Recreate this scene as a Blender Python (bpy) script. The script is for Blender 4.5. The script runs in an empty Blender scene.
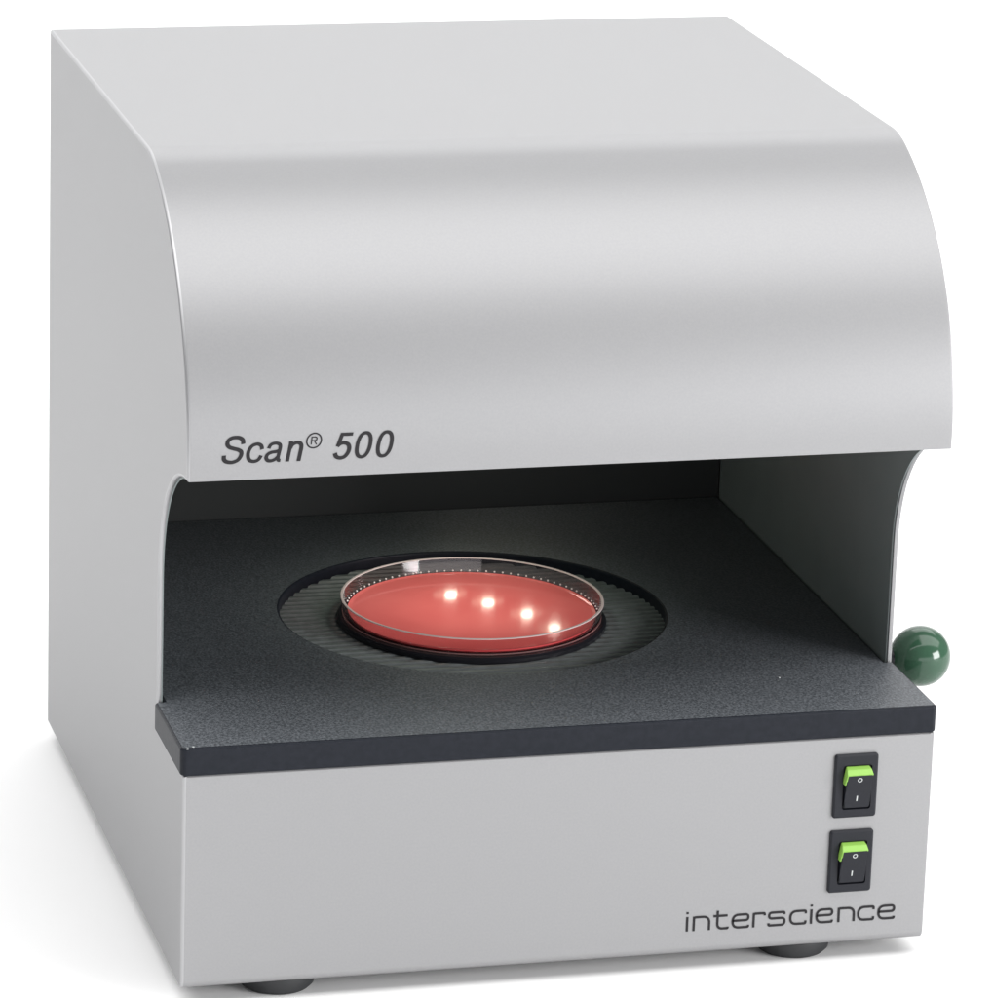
import bpy, bmesh, math
from mathutils import Vector
R = math.radians
S = bpy.context.scene
COL = S.collection
W, D, H = 0.36, 0.373, 0.3725        # housing width, depth, height
ZT0, ZT1 = 0.1043, 0.118             # tray underside / top
ZH = 0.2437                          # lower lip of the hood
YC = 0.0646                          # set-back of the side panels above the tray
PT = 0.002                           # sheet thickness
YB = 0.341                           # back wall of the bay
ZF = -0.0081                         # table surface

# ------------------------------------------------------------------ materials
def newmat(name):
    m = bpy.data.materials.new(name); m.use_nodes = True
    nt = m.node_tree
    return m, nt, nt.nodes['Principled BSDF']

def noise_bump(nt, p, scale, strength, dist=0.0005, vec=None, detail=3):
    tc = nt.nodes.new('ShaderNodeTexCoord'); mp = nt.nodes.new('ShaderNodeMapping')
    mp.inputs['Scale'].default_value = vec or (1, 1, 1)
    n = nt.nodes.new('ShaderNodeTexNoise'); n.inputs['Scale'].default_value = scale
    n.inputs['Detail'].default_value = detail
    b = nt.nodes.new('ShaderNodeBump'); b.inputs['Strength'].default_value = strength
    b.inputs['Distance'].default_value = dist
    nt.links.new(tc.outputs['Object'], mp.inputs['Vector'])
    nt.links.new(mp.outputs['Vector'], n.inputs['Vector'])
    nt.links.new(n.outputs['Fac'], b.inputs['Height'])
    nt.links.new(b.outputs['Normal'], p.inputs['Normal'])
    return n

def plain(name, col, rough=0.5, metal=0.0, **kw):
    m, nt, p = newmat(name)
    p.inputs['Base Color'].default_value = (*col, 1)
    p.inputs['Roughness'].default_value = rough
    p.inputs['Metallic'].default_value = metal
    for k, v in kw.items():
        p.inputs[k].default_value = v
    return m

def mottled(name, c0, c1, scale, rough=(0.4, 0.5), metal=0.0, bump=(400, 0.2, 0.0003), ramp=(0.35, 0.65)):
    """two close colours mixed by a fine noise, with a matching roughness and bump"""
    m, nt, p = newmat(name)
    tc = nt.nodes.new('ShaderNodeTexCoord')
    n = nt.nodes.new('ShaderNodeTexNoise'); n.inputs['Scale'].default_value = scale; n.inputs['Detail'].default_value = 4
    r = nt.nodes.new('ShaderNodeValToRGB')
    r.color_ramp.elements[0].position = ramp[0]; r.color_ramp.elements[1].position = ramp[1]
    r.color_ramp.elements[0].color = (*c0, 1); r.color_ramp.elements[1].color = (*c1, 1)
    mr = nt.nodes.new('ShaderNodeMapRange')
    mr.inputs['To Min'].default_value = rough[0]; mr.inputs['To Max'].default_value = rough[1]
    nt.links.new(tc.outputs['Object'], n.inputs['Vector'])
    nt.links.new(n.outputs['Fac'], r.inputs['Fac']); nt.links.new(n.outputs['Fac'], mr.inputs['Value'])
    nt.links.new(r.outputs['Color'], p.inputs['Base Color']); nt.links.new(mr.outputs['Result'], p.inputs['Roughness'])
    p.inputs['Metallic'].default_value = metal
    if bump:
        n2 = nt.nodes.new('ShaderNodeTexNoise'); n2.inputs['Scale'].default_value = bump[0]; n2.inputs['Detail'].default_value = 5
        b = nt.nodes.new('ShaderNodeBump'); b.inputs['Strength'].default_value = bump[1]; b.inputs['Distance'].default_value = bump[2]
        nt.links.new(tc.outputs['Object'], n2.inputs['Vector']); nt.links.new(n2.outputs['Fac'], b.inputs['Height'])
        nt.links.new(b.outputs['Normal'], p.inputs['Normal'])
    return m

M_SILVER = mottled('silver_paint', (0.281, 0.281, 0.288), (0.293, 0.293, 0.300), 900, (0.39, 0.43), 0.45, (1400, 0.06, 0.0001))
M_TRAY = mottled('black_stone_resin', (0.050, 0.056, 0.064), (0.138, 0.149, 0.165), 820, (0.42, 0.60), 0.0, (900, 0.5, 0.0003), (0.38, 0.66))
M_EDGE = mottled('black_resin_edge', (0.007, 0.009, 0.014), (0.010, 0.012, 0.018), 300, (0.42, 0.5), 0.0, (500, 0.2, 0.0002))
M_GROOVE = mottled('grooved_black_plastic', (0.095, 0.105, 0.105), (0.125, 0.138, 0.140), 200, (0.4, 0.5), 0.0, None)
M_LINER = mottled('matt_black_liner', (0.014, 0.016, 0.016), (0.016, 0.018, 0.018), 40, (0.55, 0.65), 0.0, (600, 0.2, 0.0002))
M_CHEEK = mottled('charcoal_liner', (0.19, 0.22, 0.22), (0.205, 0.235, 0.235), 40, (0.5, 0.6), 0.0, (600, 0.2, 0.0002))
M_BLACK = plain('satin_black_plastic', (0.009, 0.010, 0.015), 0.42, **{'Specular IOR Level': 0.3})
M_HOLDER = plain('gloss_black_rubber', (0.008, 0.008, 0.012), 0.35)
M_RUBBER = plain('foot_rubber', (0.016, 0.017, 0.019), 0.55)
M_INK = plain('charcoal_ink', (0.016, 0.015, 0.017), 0.7, **{'Specular IOR Level': 0.25})
M_MARK = plain('white_mark', (0.45, 0.47, 0.47), 0.5)
M_STEEL = plain('polished_steel', (0.6, 0.6, 0.6), 0.2, 1.0)
M_EDGE.node_tree.nodes['Principled BSDF'].inputs['Specular IOR Level'].default_value = 0.2
M_EDGE_SHINE = plain('edge_highlight_metal', (0.44, 0.44, 0.45), 0.45, 1.0)  # highlight along the left bevel, put into the material
M_KNOB = mottled('green_marbled_ball', (0.026, 0.072, 0.042), (0.034, 0.084, 0.050), 45, (0.10, 0.14), 0.0, None, (0.3, 0.7))
M_GREEN = plain('lit_green_lens', (0.22, 0.42, 0.075), 0.45)
M_GREEN.node_tree.nodes['Principled BSDF'].inputs['Emission Color'].default_value = (0.45, 0.85, 0.12, 1)
M_GREEN.node_tree.nodes['Principled BSDF'].inputs['Emission Strength'].default_value = 0.07
M_AGAR = mottled('red_agar', (0.84, 0.150, 0.148), (0.90, 0.180, 0.175), 18, (0.07, 0.09), 0.0, None)
M_LED = plain('led_lens', (0.9, 0.9, 0.85), 0.3)
M_LED.node_tree.nodes['Principled BSDF'].inputs['Emission Color'].default_value = (1.0, 0.95, 0.80, 1)
M_LED.node_tree.nodes['Principled BSDF'].inputs['Emission Strength'].default_value = 26
M_GLARE = plain('led_glare_glow', (0.8, 0.75, 0.6), 0.3)
M_GLARE.node_tree.nodes['Principled BSDF'].inputs['Emission Color'].default_value = (1.0, 0.9, 0.7, 1)
M_GLARE.node_tree.nodes['Principled BSDF'].inputs['Emission Strength'].default_value = 1.0
M_TABLE = mottled('white_paper_sweep', (0.88, 0.88, 0.88), (0.90, 0.90, 0.90), 3, (0.7, 0.8), 0.0, None)

M_GLASS, nt, p = newmat('clear_polystyrene')
nt.nodes.remove(p)
out = nt.nodes['Material Output']
tr = nt.nodes.new('ShaderNodeBsdfTransparent'); tr.inputs['Color'].default_value = (0.93, 0.83, 0.85, 1)  # pink in the colour stands in for agar reflected in the wall
gl = nt.nodes.new('ShaderNodeBsdfGlossy'); gl.inputs['Roughness'].default_value = 0.06
lw = nt.nodes.new('ShaderNodeLayerWeight'); lw.inputs['Blend'].default_value = 0.5
pw = nt.nodes.new('ShaderNodeMath'); pw.operation = 'POWER'; pw.inputs[1].default_value = 4.0
fr = nt.nodes.new('ShaderNodeMapRange'); fr.inputs['To Min'].default_value = 0.03; fr.inputs['To Max'].default_value = 0.9
nt.links.new(lw.outputs['Facing'], pw.inputs[0]); nt.links.new(pw.outputs[0], fr.inputs['Value'])
mx = nt.nodes.new('ShaderNodeMixShader')
nt.links.new(fr.outputs['Result'], mx.inputs['Fac']); nt.links.new(tr.outputs['BSDF'], mx.inputs[1])
nt.links.new(gl.outputs['BSDF'], mx.inputs[2]); nt.links.new(mx.outputs['Shader'], out.inputs['Surface'])
M_GLINT = plain('glint_white', (0.80, 0.72, 0.72), 0.12)

# ------------------------------------------------------------------ helpers
def obj(name, bm, mat, parent=None, smooth=None, loc=None):
    bmesh.ops.recalc_face_normals(bm, faces=bm.faces)
    me = bpy.data.meshes.new(name); bm.to_mesh(me); bm.free()
    me.materials.append(mat)
    if smooth is not None:
        me.shade_smooth()
        me.set_sharp_from_angle(angle=R(smooth))
    o = bpy.data.objects.new(name, me); COL.objects.link(o)
    if smooth is not None:
        m_ = o.modifiers.new('weighted_normals', 'WEIGHTED_NORMAL'); m_.keep_sharp = True; m_.weight = 90
    if parent: o.parent = parent
    if loc: o.location = loc
    return o

def prism_x(bm, poly, x0, x1):
    """poly of (y, z) extruded along x"""
    a = [bm.verts.new((x0, y, z)) for y, z in poly]
    b = [bm.verts.new((x1, y, z)) for y, z in poly]
    fa = bm.faces.new(a); fb = bm.faces.new(b[::-1])
    n = len(poly)
    for i in range(n):
        bm.faces.new((a[i], b[i], b[(i+1) % n], a[(i+1) % n]))
    return a, b, fa, fb

def box(bm, x0, x1, y0, y1, z0, z1, bev=0.0, seg=2):
    r = bmesh.ops.create_cube(bm, size=1)
    vs = r['verts']
    for v in vs:
        v.co = Vector(((x0+x1)/2+v.co.x*(x1-x0), (y0+y1)/2+v.co.y*(y1-y0), (z0+z1)/2+v.co.z*(z1-z0)))
    if bev:
        es = list({e for v in vs for e in v.link_edges})
        bmesh.ops.bevel(bm, geom=es, offset=bev, segments=seg, profile=0.5, affect='EDGES')

def lathe(bm, prof, cx, cy, n=96, closed=False):
    rings = []
    for r, z in prof:
        if r < 1e-6:
            rings.append([bm.verts.new((cx, cy, z))])
        else:
            rings.append([bm.verts.new((cx+r*math.cos(2*math.pi*k/n), cy+r*math.sin(2*math.pi*k/n), z)) for k in range(n)])
    m = len(rings)
    for i in range(m if closed else m-1):
        a, b = rings[i], rings[(i+1) % m]
        for k in range(n):
            k2 = (k+1) % n
            if len(a) == 1 and len(b) == 1: continue
            if len(a) == 1: bm.faces.new((a[0], b[k], b[k2]))
            elif len(b) == 1: bm.faces.new((a[k], a[k2], b[0]))
            else: bm.faces.new((a[k], a[k2], b[k2], b[k]))

def fillet(pts, rads, seg=6):
    """round the corners of a closed 2-D polygon"""
    out = []; n = len(pts)
    for i in range(n):
        p = Vector(pts[i]); r = rads[i] if hasattr(rads, '__len__') else rads
        if r <= 0: out.append(tuple(p)); continue
        a = (Vector(pts[i-1])-p).normalized(); b = (Vector(pts[(i+1) % n])-p).normalized()
        ang = a.angle(b); t = r/math.tan(ang/2)
        c = p+(a+b).normalized()*(r/math.sin(ang/2))
        s = p+a*t; e = p+b*t
        for k in range(seg+1):
            f = k/seg
            d = ((s-c)*(1-f)+(e-c)*f)
            out.append(tuple(c+d.normalized()*r))
    return out

# ------------------------------------------------------------------ housing profile (y, z)
def hood_profile():
    """from the rear top edge, over the bend and down to the lip"""
    pts = [(D, H)]
    y, z = 0.1065, H
    pts.append((0.2, H))
    # tight bend, flat -> 25 degrees
    r1 = 0.056
    for k in range(0, 13):
        a = R(25)*k/12
        pts.append((y-r1*math.sin(a), z-r1*(1-math.cos(a))))
    ys, zs = pts[-1]
    # long sweep 25 -> 90 degrees, ending on (0, .251)
    s0 = math.sin(R(25)); c0 = math.cos(R(25))
    ax = ys/(1-s0); az = (zs-0.2500)/c0
    for k in range(1, 49):
        a = R(25)+R(65)*k/48
        pts.append((ys-ax*(math.sin(a)-s0), zs-az*(c0-math.cos(a))))
    pts.append((0.0, ZH))
    return pts
HP = hood_profile()
def hood_y(z):
    for (y0, z0), (y1, z1) in zip(HP, HP[1:]):
        if z1 <= z <= z0 and z0 > z1:
            return y0+(y1-y0)*(z0-z)/(z0-z1)
    return 0.0

# side outline: bottom, front, tray notch, open bay with swept front edge, hood, back
side = []
rb = 0.004
side += [(D, 0.0), (rb, 0.0)]
side += [(rb-rb*math.sin(R(90)*k/6), rb-rb*math.cos(R(90)*k/6)) for k in range(1, 7)]
side += [(0.0, ZT0), (YC, ZT0), (YC, 0.178)]
for k in range(1, 20):
    a = R(87.5)*k/19
    side.append((YC*math.cos(a), 0.178+0.0657*math.sin(a)))
side.append((0.0, ZH))
side += HP[::-1][1:]

root = bpy.data.objects.new('colony_counter', None); COL.objects.link(root)
root['label'] = 'silver grey benchtop colony counter with curved hood, open black bay and two green rocker switches'
root['category'] = 'lab instrument'

def inset(poly, d):
    n = len(poly); o = []
    ar = sum(poly[i-1][0]*poly[i][1]-poly[i][0]*poly[i-1][1] for i in range(n))
    sg = 1 if ar > 0 else -1
    for i in range(n):
        p = Vector(poly[i]); a = (p-Vector(poly[i-1])).normalized(); b = (Vector(poly[(i+1) % n])-p).normalized()
        na = Vector((-a.y, a.x)); nb = Vector((-b.y, b.x)); m = (na+nb)
        m = m/(m.length_squared/2) if m.length > 1e-6 else na
        if m.length > 2.5: m = m.normalized()*2.5
        o.append(tuple(p+m*d*sg))
    return o
def side_panel(x_in, x_out, r=0.0015):
    sg = 1 if x_out > x_in else -1
    bm = bmesh.new()
    L = [(side, x_in), (side, x_out-sg*r)]
    for k in range(1, 5):
        a = R(90)*k/4
        L.append((inset(side, r*(1-math.cos(a))), x_out-sg*r*(1-math.sin(a))))
    loops = [[bm.verts.new((x, y, z)) for y, z in P] for P, x in L]
    for A, B in zip(loops, loops[1:]):
        for i in range(len(A)):
            j = (i+1) % len(A); f = bm.faces.new((A[i], A[j], B[j], B[i]))
            if A is not loops[0] and x_out < x_in: f.material_index = 1
    bm.faces.new(loops[0][::-1]); bm.faces.new(loops[-1])
    o = obj('side_panel', bm, M_SILVER, root, 35)
    o.data.materials.append(M_EDGE_SHINE)                 # brighter metal on the left bevel stands in for its highlight
    return o
side_panel(PT, 0.0)
side_panel(W-PT, W, 0.0006)

# hood sheet
bm = bmesh.new()
outer = HP[:]
inner = []
for i, (y, z) in enumerate(outer):
    p0 = Vector(outer[max(i-1, 0)]); p1 = Vector(outer[min(i+1, len(outer)-1)])
    t = (p1-p0).normalized(); nrm = Vector((-t.y, t.x))      # inwards (left of travel)
    if nrm.y > 0 and i < 5: nrm = -nrm
    if nrm.dot(Vector((0.2, 0.15))-Vector((y, z))) < 0: nrm = -nrm
    inner.append((y+nrm.x*PT, z+nrm.y*PT))
inner[0] = (D, H-PT); inner[-1] = (PT, ZH)
inner[0] = (D-PT, H-PT)
prism_x(bm, outer+inner[::-1], PT, W-PT)
obj('hood', bm, M_SILVER, root, 35)

# lower front panel, with rounded lower edge
bm = bmesh.new()
pf = [(rb-rb*math.sin(R(90)*k/6), rb-rb*math.cos(R(90)*k/6)) for k in range(0, 7)]
pf += [(0.0, ZT0-0.0006), (0.0006, ZT0), (PT, ZT0), (PT, rb), (rb, PT)]
prism_x(bm, pf, PT, W-PT)
obj('front_panel', bm, M_SILVER, root, 35)
bm = bmesh.new(); box(bm, PT, W-PT, D-PT, D, PT, H-PT); obj('back_panel', bm, M_SILVER, root)
bm = bmesh.new(); box(bm, PT, W-PT, rb, D, 0.0, PT); obj('bottom_panel', bm, M_SILVER, root)

# black liner of the bay: right and left cheek, back wall, ceiling
bm = bmesh.new()
cheek = [(YC+0.0012, ZT0+0.001), (YC+0.0012, 0.178)]
for k in range(1, 18):
    a = R(84)*k/17
    cheek.append(((YC+0.0012)*math.cos(a), 0.178+0.0645*math.sin(a)))
cheek += [(0.012, 0.252), (YB, 0.252), (YB, ZT0+0.001)]
prism_x(bm, cheek, PT+0.0001, PT+0.0008)
obj('cheek_liner', bm, M_CHEEK, root)
bm = bmesh.new()
prism_x(bm, cheek, W-PT-0.0008, W-PT-0.0001)
obj('cheek_liner', bm, M_CHEEK, root)
bm = bmesh.new(); box(bm, PT+0.001, W-PT-0.0014, YB, YB+0.002, ZT0+0.001, 0.2518); obj('back_wall', bm, M_LINER, root)
bm = bmesh.new(); box(bm, PT+0.001, W-PT-0.001, 0.004, YB-0.0002, 0.2522, 0.2542); obj('ceiling_plate', bm, M_LINER, root)

# ------------------------------------------------------------------ tray with round recess
RC = (0.1786, 0.1730); RR = 0.0955; ZR = 0.1122
tl, trr = -0.0012, W+0.0006
outline = [(tl, -0.0006), (trr, -0.0006), (trr, YC-0.0003), (W-PT-0.0015, YC-0.0003), (W-PT-0.0015, YB-0.0002),
           (PT+0.0012, YB-0.0002), (PT+0.0012, YC-0.0003), (tl, YC-0.0003)]
rads = [0.0030, 0.0022, 0.0012, 0, 0, 0, 0, 0.0016]
base_o = fillet(outline, rads, 5)
bm = bmesh.new()
cr = 0.0013
layers = [(inset(base_o, cr), ZT0)] + [(inset(base_o, 0.0003), ZT0+0.0006), (base_o, ZT0+cr), (base_o, ZT1-cr)]
for k in (1, 2, 3):
    a = R(90)*k/3
    layers.append((inset(base_o, cr*(1-math.cos(a))), ZT1-cr+cr*math.sin(a)))
loops = [[bm.verts.new((x, y, z)) for x, y in L] for L, z in layers]
for A, B in zip(loops, loops[1:]):
    for i in range(len(A)):
        j = (i+1) % len(A)
        bm.faces.new((A[i], A[j], B[j], B[i]))
bm.faces.new(loops[0][::-1])
side_bm = bm
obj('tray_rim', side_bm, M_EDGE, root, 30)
bm = bmesh.new()
NC = 128
top = [bm.verts.new((x, y, ZT1+0.00003)) for x, y in inset(base_o, cr*0.9)]
e1 = [bm.edges.new((top[i], top[(i+1) % len(top)])) for i in range(len(top))]
def ring(r, z): return [bm.verts.new((RC[0]+r*math.cos(2*math.pi*k/NC), RC[1]+r*math.sin(2*math.pi*k/NC), z)) for k in range(NC)]
c0 = ring(RR+0.0012, ZT1+0.00003)
e2 = [bm.edges.new((c0[i], c0[(i+1) % NC])) for i in range(NC)]
bmesh.ops.triangle_fill(bm, edges=e1+e2, use_beauty=True, use_dissolve=False, normal=(0, 0, 1))
obj('tray_top', bm, M_TRAY, root, 40)
bm = bmesh.new()
prev = ring(RR+0.0012, ZT1+0.00003)
for r, z in ((RR+0.0004, ZT1-0.0003), (RR, ZT1-0.0011), (RR, ZR-0.001)):
    c = ring(r, z)
    for i in range(NC):
        j = (i+1) % NC
        bm.faces.new((prev[i], prev[j], c[j], c[i]))
    prev = c
obj('recess_wall', bm, M_EDGE, root, 40)  # near-black colour also carries the shadow inside the recess

# two bright chips on the worn front corner and a speck of dust
for x, y, z, r_ in ((0.0020, 0.0004, 0.1176, 0.0008), (0.0048, 0.0012, 0.11805, 0.0006), (0.2985, 0.0500, 0.1181, 0.0006)):
    bm = bmesh.new()
    bmesh.ops.create_icosphere(bm, subdivisions=2, radius=r_)
    for v in bm.verts: v.co = Vector((x+v.co.x*(1+0.3*math.sin(v.co.y*9000)), y+v.co.y, z+v.co.z*0.45))
    obj('chip', bm, M_MARK, root, 60)

# grooved floor of the recess: real ridges running left to right
bm = bmesh.new()
pitch = 0.0062; prof = []
y = -RR+0.0002
while y < RR-0.0002:
    for f, h in ((0, 0), (0.15, 0.0014), (0.45, 0.0016), (0.60, 0.0002)):
        yy = y+f*pitch
        if yy < RR-0.0002: prof.append((yy, h))
    y += pitch
rows = []
for yy, h in prof:
    c = math.sqrt(max(RR*RR-yy*yy, 1e-9))
    rows.append([bm.verts.new((RC[0]-c+2*c*k/8, RC[1]+yy, ZR-0.0008+h)) for k in range(9)])
for A, B in zip(rows, rows[1:]):
    for k in range(8): bm.faces.new((A[k], A[k+1], B[k+1], B[k]))
obj('grooved_floor', bm, M_GROOVE, root)
# raised black disc the dish stands on
DC = (0.1782, 0.1727)
bm = bmesh.new()
lathe(bm, [(0, ZR+0.0004), (0.0662, ZR+0.0004), (0.0666, ZR+0.0008), (0.0666, 0.1148), (0.0655, 0.1158), (0, 0.1158)], *DC)
obj('dish_holder', bm, M_HOLDER, root, 40)

# ------------------------------------------------------------------ LEDs on the back wall of the bay
for x, z in ((0.2100, 0.1650), (0.2306, 0.1705), (0.2523, 0.1780), (0.2677, 0.1868)):
    bm = bmesh.new()
    bmesh.ops.create_uvsphere(bm, u_segments=20, v_segments=10, radius=1)
    for v in bm.verts: v.co = Vector((x+v.co.x*0.0032, YB-0.0026+v.co.y*0.002, z+v.co.z*0.0008))
    ld = obj('led', bm, M_LED, root, 60)
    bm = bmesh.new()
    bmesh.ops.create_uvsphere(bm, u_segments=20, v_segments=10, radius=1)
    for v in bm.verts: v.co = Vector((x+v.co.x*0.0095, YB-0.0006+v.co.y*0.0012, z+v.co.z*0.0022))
    obj('led_glare', bm, M_GLARE, ld, 60)  # added glowing ellipsoid, widens the glare beside each LED glint
# round lamp in the ceiling of the bay
bm = bmesh.new()
lathe(bm, [(0.030, 0.2520), (0.030, 0.2500), (0.0, 0.2500)], 0.175, 0.21, 48)
m_ring = plain('lamp_diffuser', (0.9, 0.9, 0.85), 0.4)
pp = m_ring.node_tree.nodes['Principled BSDF']
pp.inputs['Emission Color'].default_value = (0.90, 1.0, 0.82, 1); pp.inputs['Emission Strength'].default_value = 3.0
obj('bay_lamp', bm, m_ring, root, 40)

# ------------------------------------------------------------------ feet
for x, y in ((0.0495, 0.0215), (0.3015, 0.0215), (0.0495, 0.345), (0.3015, 0.345)):
    bm = bmesh.new()
    lathe(bm, [(0, -0.0001), (0.0185, -0.0001), (0.0187, -0.002), (0.0178, -0.0062), (0.0160, -0.0081), (0, -0.0081)], x, y, 64)
    obj('foot', bm, M_RUBBER, root, 35)

# ------------------------------------------------------------------ rocker switches
def switch(x0, z0, x1, z1):
    bm = bmesh.new()
    pl = fillet([(x0, z0), (x1, z0), (x1, z1), (x0, z1)], 0.0014, 4)
    A = [bm.verts.new((x, 0.0002, z)) for x, z in pl]
    B = [bm.verts.new((x, -0.0012, z)) for x, z in pl]
    C = [bm.verts.new((x, -0.0020, z)) for x, z in inset(pl, 0.0008)]
    ip = [(x0+0.0042, z0+0.0042), (x1-0.0030, z0+0.0042), (x1-0.0030, z1-0.0052), (x0+0.0042, z1-0.0052)]
    ip = fillet(ip, 0.0012, 4)
    n = len(pl)
    for P, Q in ((A, B), (B, C)):
        for i in range(n): bm.faces.new((P[i], P[(i+1) % n], Q[(i+1) % n], Q[i]))
    I0 = [bm.verts.new((x, -0.0020, z)) for x, z in ip]
    I1 = [bm.verts.new((x, -0.0004, z)) for x, z in inset(ip, 0.0003)]
    for i in range(len(ip)):
        j = (i+1) % len(ip)
        bm.faces.new((C[i], C[j], I0[j], I0[i])); bm.faces.new((I0[i], I0[j], I1[j], I1[i]))
    bm.faces.new(I1)
    sw = obj('rocker_switch', bm, M_BLACK, root, 30)
    # rocker: black lower face, green lens on the raised upper end
    rx0, rx1 = x0+0.0050, x1-0.0037
    rz0, rz1 = z0+0.0048, z1-0.0058
    zr = rz1-0.0030                                             # ridge
    bm = bmesh.new()
    body = [(-0.0006, rz0), (-0.0024, rz0+0.0004), (-0.0030, rz0+0.004), (-0.0040, (rz0+zr)/2), (-0.0062, zr-0.0006), (-0.0062, zr), (-0.0006, zr)]
    a, b, fa, fb = prism_x(bm, body, rx0, rx1)
    bmesh.ops.bevel(bm, geom=[e for e in bm.edges if e.calc_length() < 0.02], offset=0.0004, segments=2, affect='EDGES')
    rk = obj('rocker', bm, M_BLACK, sw, 40)
    bm = bmesh.new()
    # the green shell: sloping top and the visible left cheek of the raised end
    t = 0.0008
    x0g, x1g = rx0-t, rx1+t*0.4
    vs = {}
    def V(k, *c): vs[k] = bm.verts.new(c); return vs[k]
    V('ft', x0g+0.0006, -0.0063, zr); V('fT', x1g-0.0002, -0.0063, zr)
    V('bt', x0g+0.0014, -0.0012, rz1); V('bT', x1g-0.0010, -0.0012, rz1)
    V('mt', x0g+0.0010, -0.0042, rz1-0.0008); V('mT', x1g-0.0006, -0.0042, rz1-0.0008)
    V('fb', x0g, -0.0046, zr-0.0055); V('fB', x1g, -0.0040, zr-0.0030)
    V('bb', x0g, -0.0006, zr-0.0055); V('bB', x1g, -0.0006, zr-0.0030)
    for f in (('ft', 'fT', 'mT', 'mt'), ('mt', 'mT', 'bT', 'bt'), ('ft', 'mt', 'bt', 'bb', 'fb'), ('fT', 'fB', 'bB', 'bT', 'mT'),
              ('bt', 'bT', 'bB', 'bb'), ('ft', 'fb', 'fB', 'fT'), ('fb', 'bb', 'bB', 'fB')):
        bm.faces.new([vs[k] for k in f])
    bmesh.ops.bevel(bm, geom=list(bm.edges), offset=0.00025, segments=2, affect='EDGES')
    obj('green_lens', bm, M_GREEN, sw, 40)
    # printed O and I, laid on the black face
    cx = (rx0+rx1)/2
    def face_y(z):
        zm = (rz0+zr)/2
        pts = [(rz0+0.004, -0.0030), (zm, -0.0040), (zr-0.0006, -0.0062)]
        for (za, ya), (zb, yb) in zip(pts, pts[1:]):
            if z <= zb: return ya+(yb-ya)*(z-za)/(zb-za)-0.00012
        return -0.00635
    bm = bmesh.new()
    k_ = 24; ri, ro = 0.00075, 0.0012; zc = zr-0.0026
    r1 = [bm.verts.new((cx+ri*math.cos(2*math.pi*k/k_), face_y(zc+ri*math.sin(2*math.pi*k/k_)), zc+ri*math.sin(2*math.pi*k/k_))) for k in range(k_)]
    r2 = [bm.verts.new((cx+ro*math.cos(2*math.pi*k/k_), face_y(zc+ro*math.sin(2*math.pi*k/k_)), zc+ro*math.sin(2*math.pi*k/k_))) for k in range(k_)]
    for k in range(k_): bm.faces.new((r1[k], r1[(k+1) % k_], r2[(k+1) % k_], r2[k]))
    za, zb = rz0+0.0040, rz0+0.0068
    q = [bm.verts.new((cx+sx*0.0003-0.0003, face_y(z), z)) for sx, z in ((-1, za), (1, za), (1, zb), (-1, zb))]
    bm.faces.new(q)
    obj('switch_marking', bm, M_MARK, sw)
    return sw
s1 = switch(0.3110, 0.0647, 0.3324, 0.0963)
s2 = switch(0.3106, 0.0270, 0.3320, 0.0582)

# ------------------------------------------------------------------ green ball lever
lev = bpy.data.objects.new('lever', None); COL.objects.link(lev); lev.parent = root
bm = bmesh.new(); bmesh.ops.create_uvsphere(bm, u_segments=64, v_segments=32, radius=0.0149)
for v in bm.verts: v.co += Vector((0.3785, 0.0757, 0.1160))
obj('ball_knob', bm, M_KNOB, lev, 60)
bm = bmesh.new(); bmesh.ops.create_cone(bm, cap_ends=True, segments=24, radius1=0.004, radius2=0.004, depth=0.014)
for v in bm.verts: v.co = Vector((0.3665+v.co.z, 0.0757+v.co.x, 0.1160+v.co.y))
obj('rod', bm, M_BLACK, lev, 40)

# ------------------------------------------------------------------ lettering (strokes with real outline)
def catmull(pts, closed=False, n=8):
    out = []; m = len(pts)
    rng = range(m) if closed else range(m-1)
    for i in rng:
        P = [Vector(pts[(i+d) % m]) if closed else Vector(pts[min(max(i+d, 0), m-1)]) for d in (-1, 0, 1, 2)]
        for k in range(n):
            t = k/n
            out.append(0.5*((2*P[1])+(P[2]-P[0])*t+(2*P[0]-5*P[1]+4*P[2]-P[3])*t*t+(3*P[1]-P[0]-3*P[2]+P[3])*t**3))
    if not closed: out.append(Vector(pts[-1]))
    return out
def corner(pts, r, n=6):
    out = [Vector(pts[0])]
    for i in range(1, len(pts)-1):
        p = Vector(pts[i]); a = Vector(pts[i-1])-p; b = Vector(pts[i+1])-p
        rr = min(r, a.length*0.5, b.length*0.5)
        s, e = p+a.normalized()*rr, p+b.normalized()*rr
        for k in range(n+1):
            t = k/n; out.append(s*(1-t)**2+p*2*t*(1-t)+e*t*t)
    out.append(Vector(pts[-1]))
    return out
def stroke(bm, pts, w, mapf, closed=False, lift=0.0):
    L, Rr = [], []; n = len(pts)
    for i in range(n):
        a = pts[i-1] if (i or closed) else pts[0]
        b = pts[(i+1) % n] if (i < n-1 or closed) else pts[-1]
        t = (b-a).normalized(); nn = Vector((-t.y, t.x))*w/2
        L.append(bm.verts.new(mapf(pts[i]+nn, lift))); Rr.append(bm.verts.new(mapf(pts[i]-nn, lift)))
    for i in range(n if closed else n-1):
        j = (i+1) % n
        bm.faces.new((L[i], L[j], Rr[j], Rr[i]))

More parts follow.
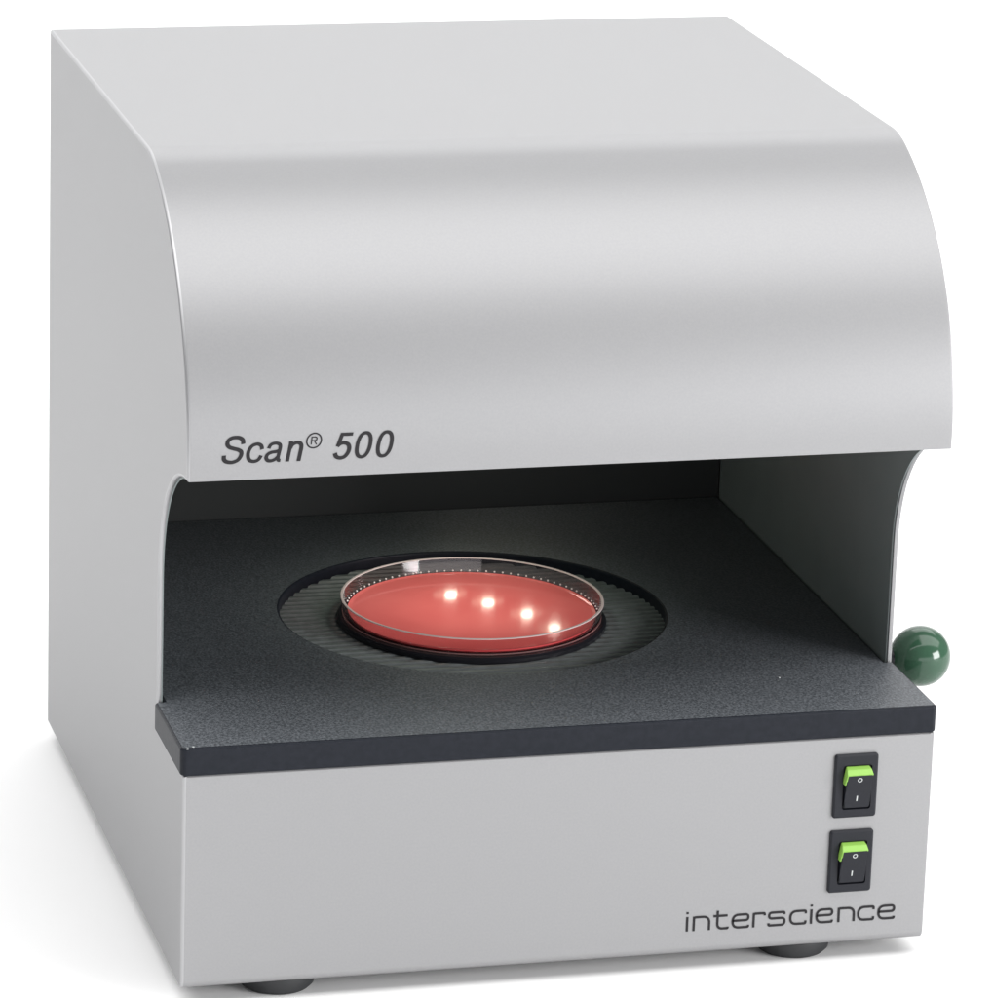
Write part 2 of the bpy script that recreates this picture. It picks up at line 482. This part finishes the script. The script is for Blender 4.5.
# "Scan(R) 500" on the hood
G = {
 'S': (0.125, [('c', [(.60,.70),(.565,.84),(.46,.925),(.33,.945),(.19,.92),(.105,.83),(.105,.71),(.18,.61),(.33,.55),(.48,.50),(.585,.42),(.60,.28),(.53,.13),(.41,.065),(.31,.055),(.17,.09),(.085,.18),(.065,.31)])]),
 'c': (0.115, [('c', [(.475,.48),(.42,.62),(.29,.68),(.14,.62),(.065,.46),(.065,.28),(.14,.11),(.29,.055),(.42,.11),(.485,.26)])]),
 'a': (0.110, [('c', [(.08,.50),(.13,.635),(.27,.685),(.40,.64),(.44,.53),(.435,.30),(.435,.14),(.47,.06),(.53,.055)]),
               ('c', [(.435,.43),(.35,.385),(.20,.36),(.09,.295),(.06,.18),(.12,.075),(.23,.052),(.35,.10),(.43,.20)])]),
 'n': (0.115, [('l', [(.065,0),(.065,.73)]), ('c', [(.075,.47),(.13,.61),(.26,.675),(.38,.63),(.425,.50),(.425,.25),(.425,0)])]),
 '5': (0.115, [('l', [(.52,.90),(.125,.90)]), ('l', [(.175,.90),(.105,.47)]),
               ('c', [(.09,.475),(.17,.565),(.29,.595),(.42,.54),(.485,.41),(.475,.24),(.40,.10),(.27,.05),(.13,.10),(.06,.23)])]),
 '0': (0.115, [('o', (.27, .49, .205, .435))]),
}
U = 0.01265; ZB = 0.2514; X0 = 0.0150
PX = (0.0938-0.0152)/(870-95)                     # metres per zoomed photo pixel along x
def map_scan(ox, oz, s=1.0, sh=0.20, wx=1.14):
    def f(p, lift):
        x = X0+ox+(p.x*wx+p.y*sh)*U*s; z = ZB+oz+p.y*U*s-0.0012*0
        return (x, hood_y(z)-0.00018-lift, z)
    return f
bm = bmesh.new(); lift = 0
for ch, px in (('S', 95), ('c', 203), ('a', 288), ('n', 386), ('5', 596), ('0', 690), ('0', 786)):
    w, items = G[ch]
    mp = map_scan((px-95)*PX, 0)
    for kind, d in items:
        lift += 0.000006
        w *= 1.04
        if kind == 'c': stroke(bm, catmull(d), w, mp, lift=lift)
        elif kind == 'l': stroke(bm, [Vector(q) for q in d], w, mp, lift=lift)
        else:
            cx, cy, rx, ry = d
            pts = []
            for k in range(48):
                a = 2*math.pi*k/48; e = 0.88
                c, s = math.cos(a), math.sin(a)
                pts.append(Vector((cx+rx*math.copysign(abs(c)**e, c), cy+ry*math.copysign(abs(s)**e, s))))
            stroke(bm, pts, w, mp, closed=True, lift=lift)
# the registered sign
mp = map_scan(0.0577-X0-0.0, 0.2605-ZB, 0.262, 0.12, 1.0)
pts = [Vector((math.cos(2*math.pi*k/40), math.sin(2*math.pi*k/40))) for k in range(40)]
stroke(bm, pts, 0.20, mp, closed=True, lift=0.000003)
for d in ([(-.34,-.55),(-.34,.55)], [(-.34,.50),(.12,.50)], [(-.34,0.0),(.12,0.0)], [(.02,0),(.40,-.55)]):
    lift += 0.000006; stroke(bm, [Vector(q) for q in d], 0.15, mp, lift=lift)
stroke(bm, catmull([(.10,.50),(.32,.42),(.36,.25),(.32,.08),(.10,0.0)]), 0.15, mp, lift=lift+0.00001)
obj('model_lettering', bm, M_INK, root)

# "interscience" on the lower front
r = 0.44
E_ = [(.06,.54),(1.12,.54),(1.12,.94),(.06,.94),(.06,.06),(1.12,.06),(1.12,.20)]
T = {
 'i': (.14, [[(.07,0),(.07,1.0)], [(.07,1.19),(.07,1.33)]]),
 'n': (1.17, [[(.06,0),(.06,1.0)], [(.06,.70),(.06,.94),(1.10,.94),(1.10,0)]]),
 't': (.98, [[(.28,1.30),(.28,.06),(.98,.06),(.98,.16)], [(0,.94),(.95,.94)]]),
 'e': (1.18, [E_]),
 'r': (.84, [[(.06,0),(.06,1.0)], [(.06,.70),(.06,.94),(.80,.94),(.80,.78)]]),
 's': (1.18, [[(1.10,.78),(1.10,.94),(.07,.94),(.07,.54),(1.13,.54),(1.13,.06),(.05,.06),(.05,.22)]]),
 'c': (1.17, [[(1.10,.74),(1.10,.94),(.06,.94),(.06,.06),(1.10,.06),(1.10,.26)]]),
}
start = [62, 88, 165, 235, 315, 373, 455, 534, 555, 640, 715, 793]
u = (0.3456-0.2417)/(861-62)
bm = bmesh.new(); lift = 0
for ch, sx in zip('interscience', start):
    w_, strokes = T[ch]
    ox = 0.2417+(sx-62)*u; sc = 0.00715; zb = 0.0119-0.0007*(sx-62)/800
    nxt = 57/55 if ch in 'nesc' else 1
    for d in strokes:
        lift += 0.000005
        f = lambda p, l, ox=ox, zb=zb: (ox+p.x*sc, -0.00018-l, zb+p.y*sc*1.03)
        # the strokes are a little narrower than they are tall in their cell
        dd = [(x*(1.02), y) for x, y in d]
        stroke(bm, corner(dd, r), 0.163, f, lift=lift)
obj('maker_lettering', bm, M_INK, root)

# ------------------------------------------------------------------ petri dish (a thing of its own)
dish = bpy.data.objects.new('petri_dish', None); COL.objects.link(dish)
dish.location = (DC[0], DC[1], 0.1159)
dish['label'] = 'clear round petri dish filled with red agar, standing on the grooved turntable recess'
dish['category'] = 'petri dish'
ZD = 0.0087; RO = 0.0652; RB = 0.0636
bm = bmesh.new()
lathe(bm, [(0, 0.0001), (RB-0.0006, 0.0001), (RB, 0.0006), (RO, ZD-0.0003), (RO-0.0002, ZD), (RO-0.0011, ZD), (RO-0.0013, ZD-0.0004), (RB-0.0011, 0.0013), (0, 0.0013)], 0, 0, 160)
obj('dish_wall', bm, M_GLASS, dish, 30)
bm = bmesh.new()
lathe(bm, [(RO-0.0015, ZD+0.00005), (RO-0.0013, ZD+0.0004), (RO-0.0002, ZD+0.0004), (RO, ZD+0.00005)], 0, 0, 160, closed=True)
m_rim = plain('bright_rim', (0.78, 0.64, 0.64), 0.15); m_rim.node_tree.nodes['Principled BSDF'].inputs['Alpha'].default_value = 0.8
obj('dish_rim', bm, m_rim, dish, 40)
bm = bmesh.new()                                  # moulded step where the wall meets the floor of the dish
lathe(bm, [(RB+0.0001, 0.0004), (RB+0.00055, 0.0007), (RB+0.0006, 0.0010), (RB+0.0002, 0.0012)], 0, 0, 160, closed=True)
m_step = plain('pink_tinted_step', (0.80, 0.42, 0.42), 0.12); m_step.node_tree.nodes['Principled BSDF'].inputs['Alpha'].default_value = 0.15
obj('base_step', bm, m_step, dish, 40)
bm = bmesh.new()
lathe(bm, [(0, 0.0014), (RB-0.0024, 0.0014), (RB-0.0022, 0.0023), (RB-0.0028, 0.0022), (RB-0.0040, 0.0020), (RB-0.0046, 0.0020), (0.03, 0.0020), (0, 0.0020)], 0, 0, 160)
obj('agar', bm, M_AGAR, dish, 60)
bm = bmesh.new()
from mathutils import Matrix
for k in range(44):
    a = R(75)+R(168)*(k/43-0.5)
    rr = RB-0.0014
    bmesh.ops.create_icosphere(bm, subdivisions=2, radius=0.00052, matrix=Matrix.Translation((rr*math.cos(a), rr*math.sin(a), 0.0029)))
obj('glint_beads', bm, M_GLINT, dish, 60)  # pale beads stand in for the dashed reflection at the back

# ------------------------------------------------------------------ white sweep
bm = bmesh.new()
prof = [(-4.0, ZF), (2.6, ZF)]
for k in range(1, 13):
    a = R(90)*k/12
    prof.append((2.6+1.2*math.sin(a), ZF+1.2*(1-math.cos(a))))
prof.append((3.8, 3.5))
A = [bm.verts.new((-4, y, z)) for y, z in prof]; B = [bm.verts.new((4.5, y, z)) for y, z in prof]
for i in range(len(prof)-1): bm.faces.new((A[i], B[i], B[i+1], A[i+1]))
sw = obj('white_table_surface', bm, M_TABLE, None, 40)
sw['kind'] = 'structure'
for f in sw.data.polygons: pass

# ------------------------------------------------------------------ light
w = bpy.data.worlds.new('World'); S.world = w; w.use_nodes = True
bg = w.node_tree.nodes['Background']; bg.inputs['Color'].default_value = (0.97, 0.98, 1, 1); bg.inputs['Strength'].default_value = 0.31
def area(name, loc, target, sx, sy, power, col=(1, 1, 1)):
    l = bpy.data.lights.new(name, 'AREA'); l.shape = 'RECTANGLE'; l.size = sx; l.size_y = sy; l.energy = power; l.color = col
    o = bpy.data.objects.new(name, l); COL.objects.link(o); o.location = loc
    o.rotation_euler = (Vector(target)-Vector(loc)).to_track_quat('-Z', 'Y').to_euler()
    return o
def softbox(name, loc, target, sx, sy, radiance, col=(1, 1, 1)):
    return area(name, loc, target, sx, sy, radiance*math.pi*sx*sy, col)
softbox('overhead_softbox', (0.6, -0.45, 2.35), (0.6, -0.45, 0), 7.0, 1.9, 2.95, (1, 0.995, 0.985))
softbox('rear_softbox', (0.1, 2.5, 2.4), (0.1, 2.5, 0), 6.0, 2.0, 2.15)
softbox('front_softbox', (1.6, -4.0, 0.50), (1.2, 0, 0.4), 6.5, 1.0, 1.8, (0.985, 0.99, 1))
softbox('key_softbox', (3.9, -3.2, 1.25), (0.2, 0, 0.2), 2.4, 1.8, 18.5, (1, 0.995, 0.99))
# the instrument's own lamp above the dish
l = bpy.data.lights.new('bay_spot', 'SPOT'); l.energy = 0.52; l.spot_size = R(100); l.spot_blend = 1.0; l.shadow_soft_size = 0.02
l.color = (0.88, 1.0, 0.82)
o = bpy.data.objects.new('bay_spot', l); COL.objects.link(o); o.location = (0.178, 0.185, 0.2475)

# ------------------------------------------------------------------ camera
cd = bpy.data.cameras.new('camera'); cam = bpy.data.objects.new('camera', cd); COL.objects.link(cam)
cam.location = (-0.399574772606515, -2.02649022136503, 0.8665297057997634)
cam.rotation_euler = (1.2731786014513904, -0.0307845349506644, -0.2518967070995853)
cd.sensor_fit = 'HORIZONTAL'; cd.sensor_width = 36; cd.lens = 36*4842.889/993
cd.shift_x = (496.5-495.395)/993; cd.shift_y = (511.681-499)/993
cd.clip_start = 0.05; cd.clip_end = 50
S.camera = cam
S.view_settings.view_transform = 'Standard'; S.view_settings.look = 'None'
S.view_settings.exposure = 0; S.view_settings.gamma = 1
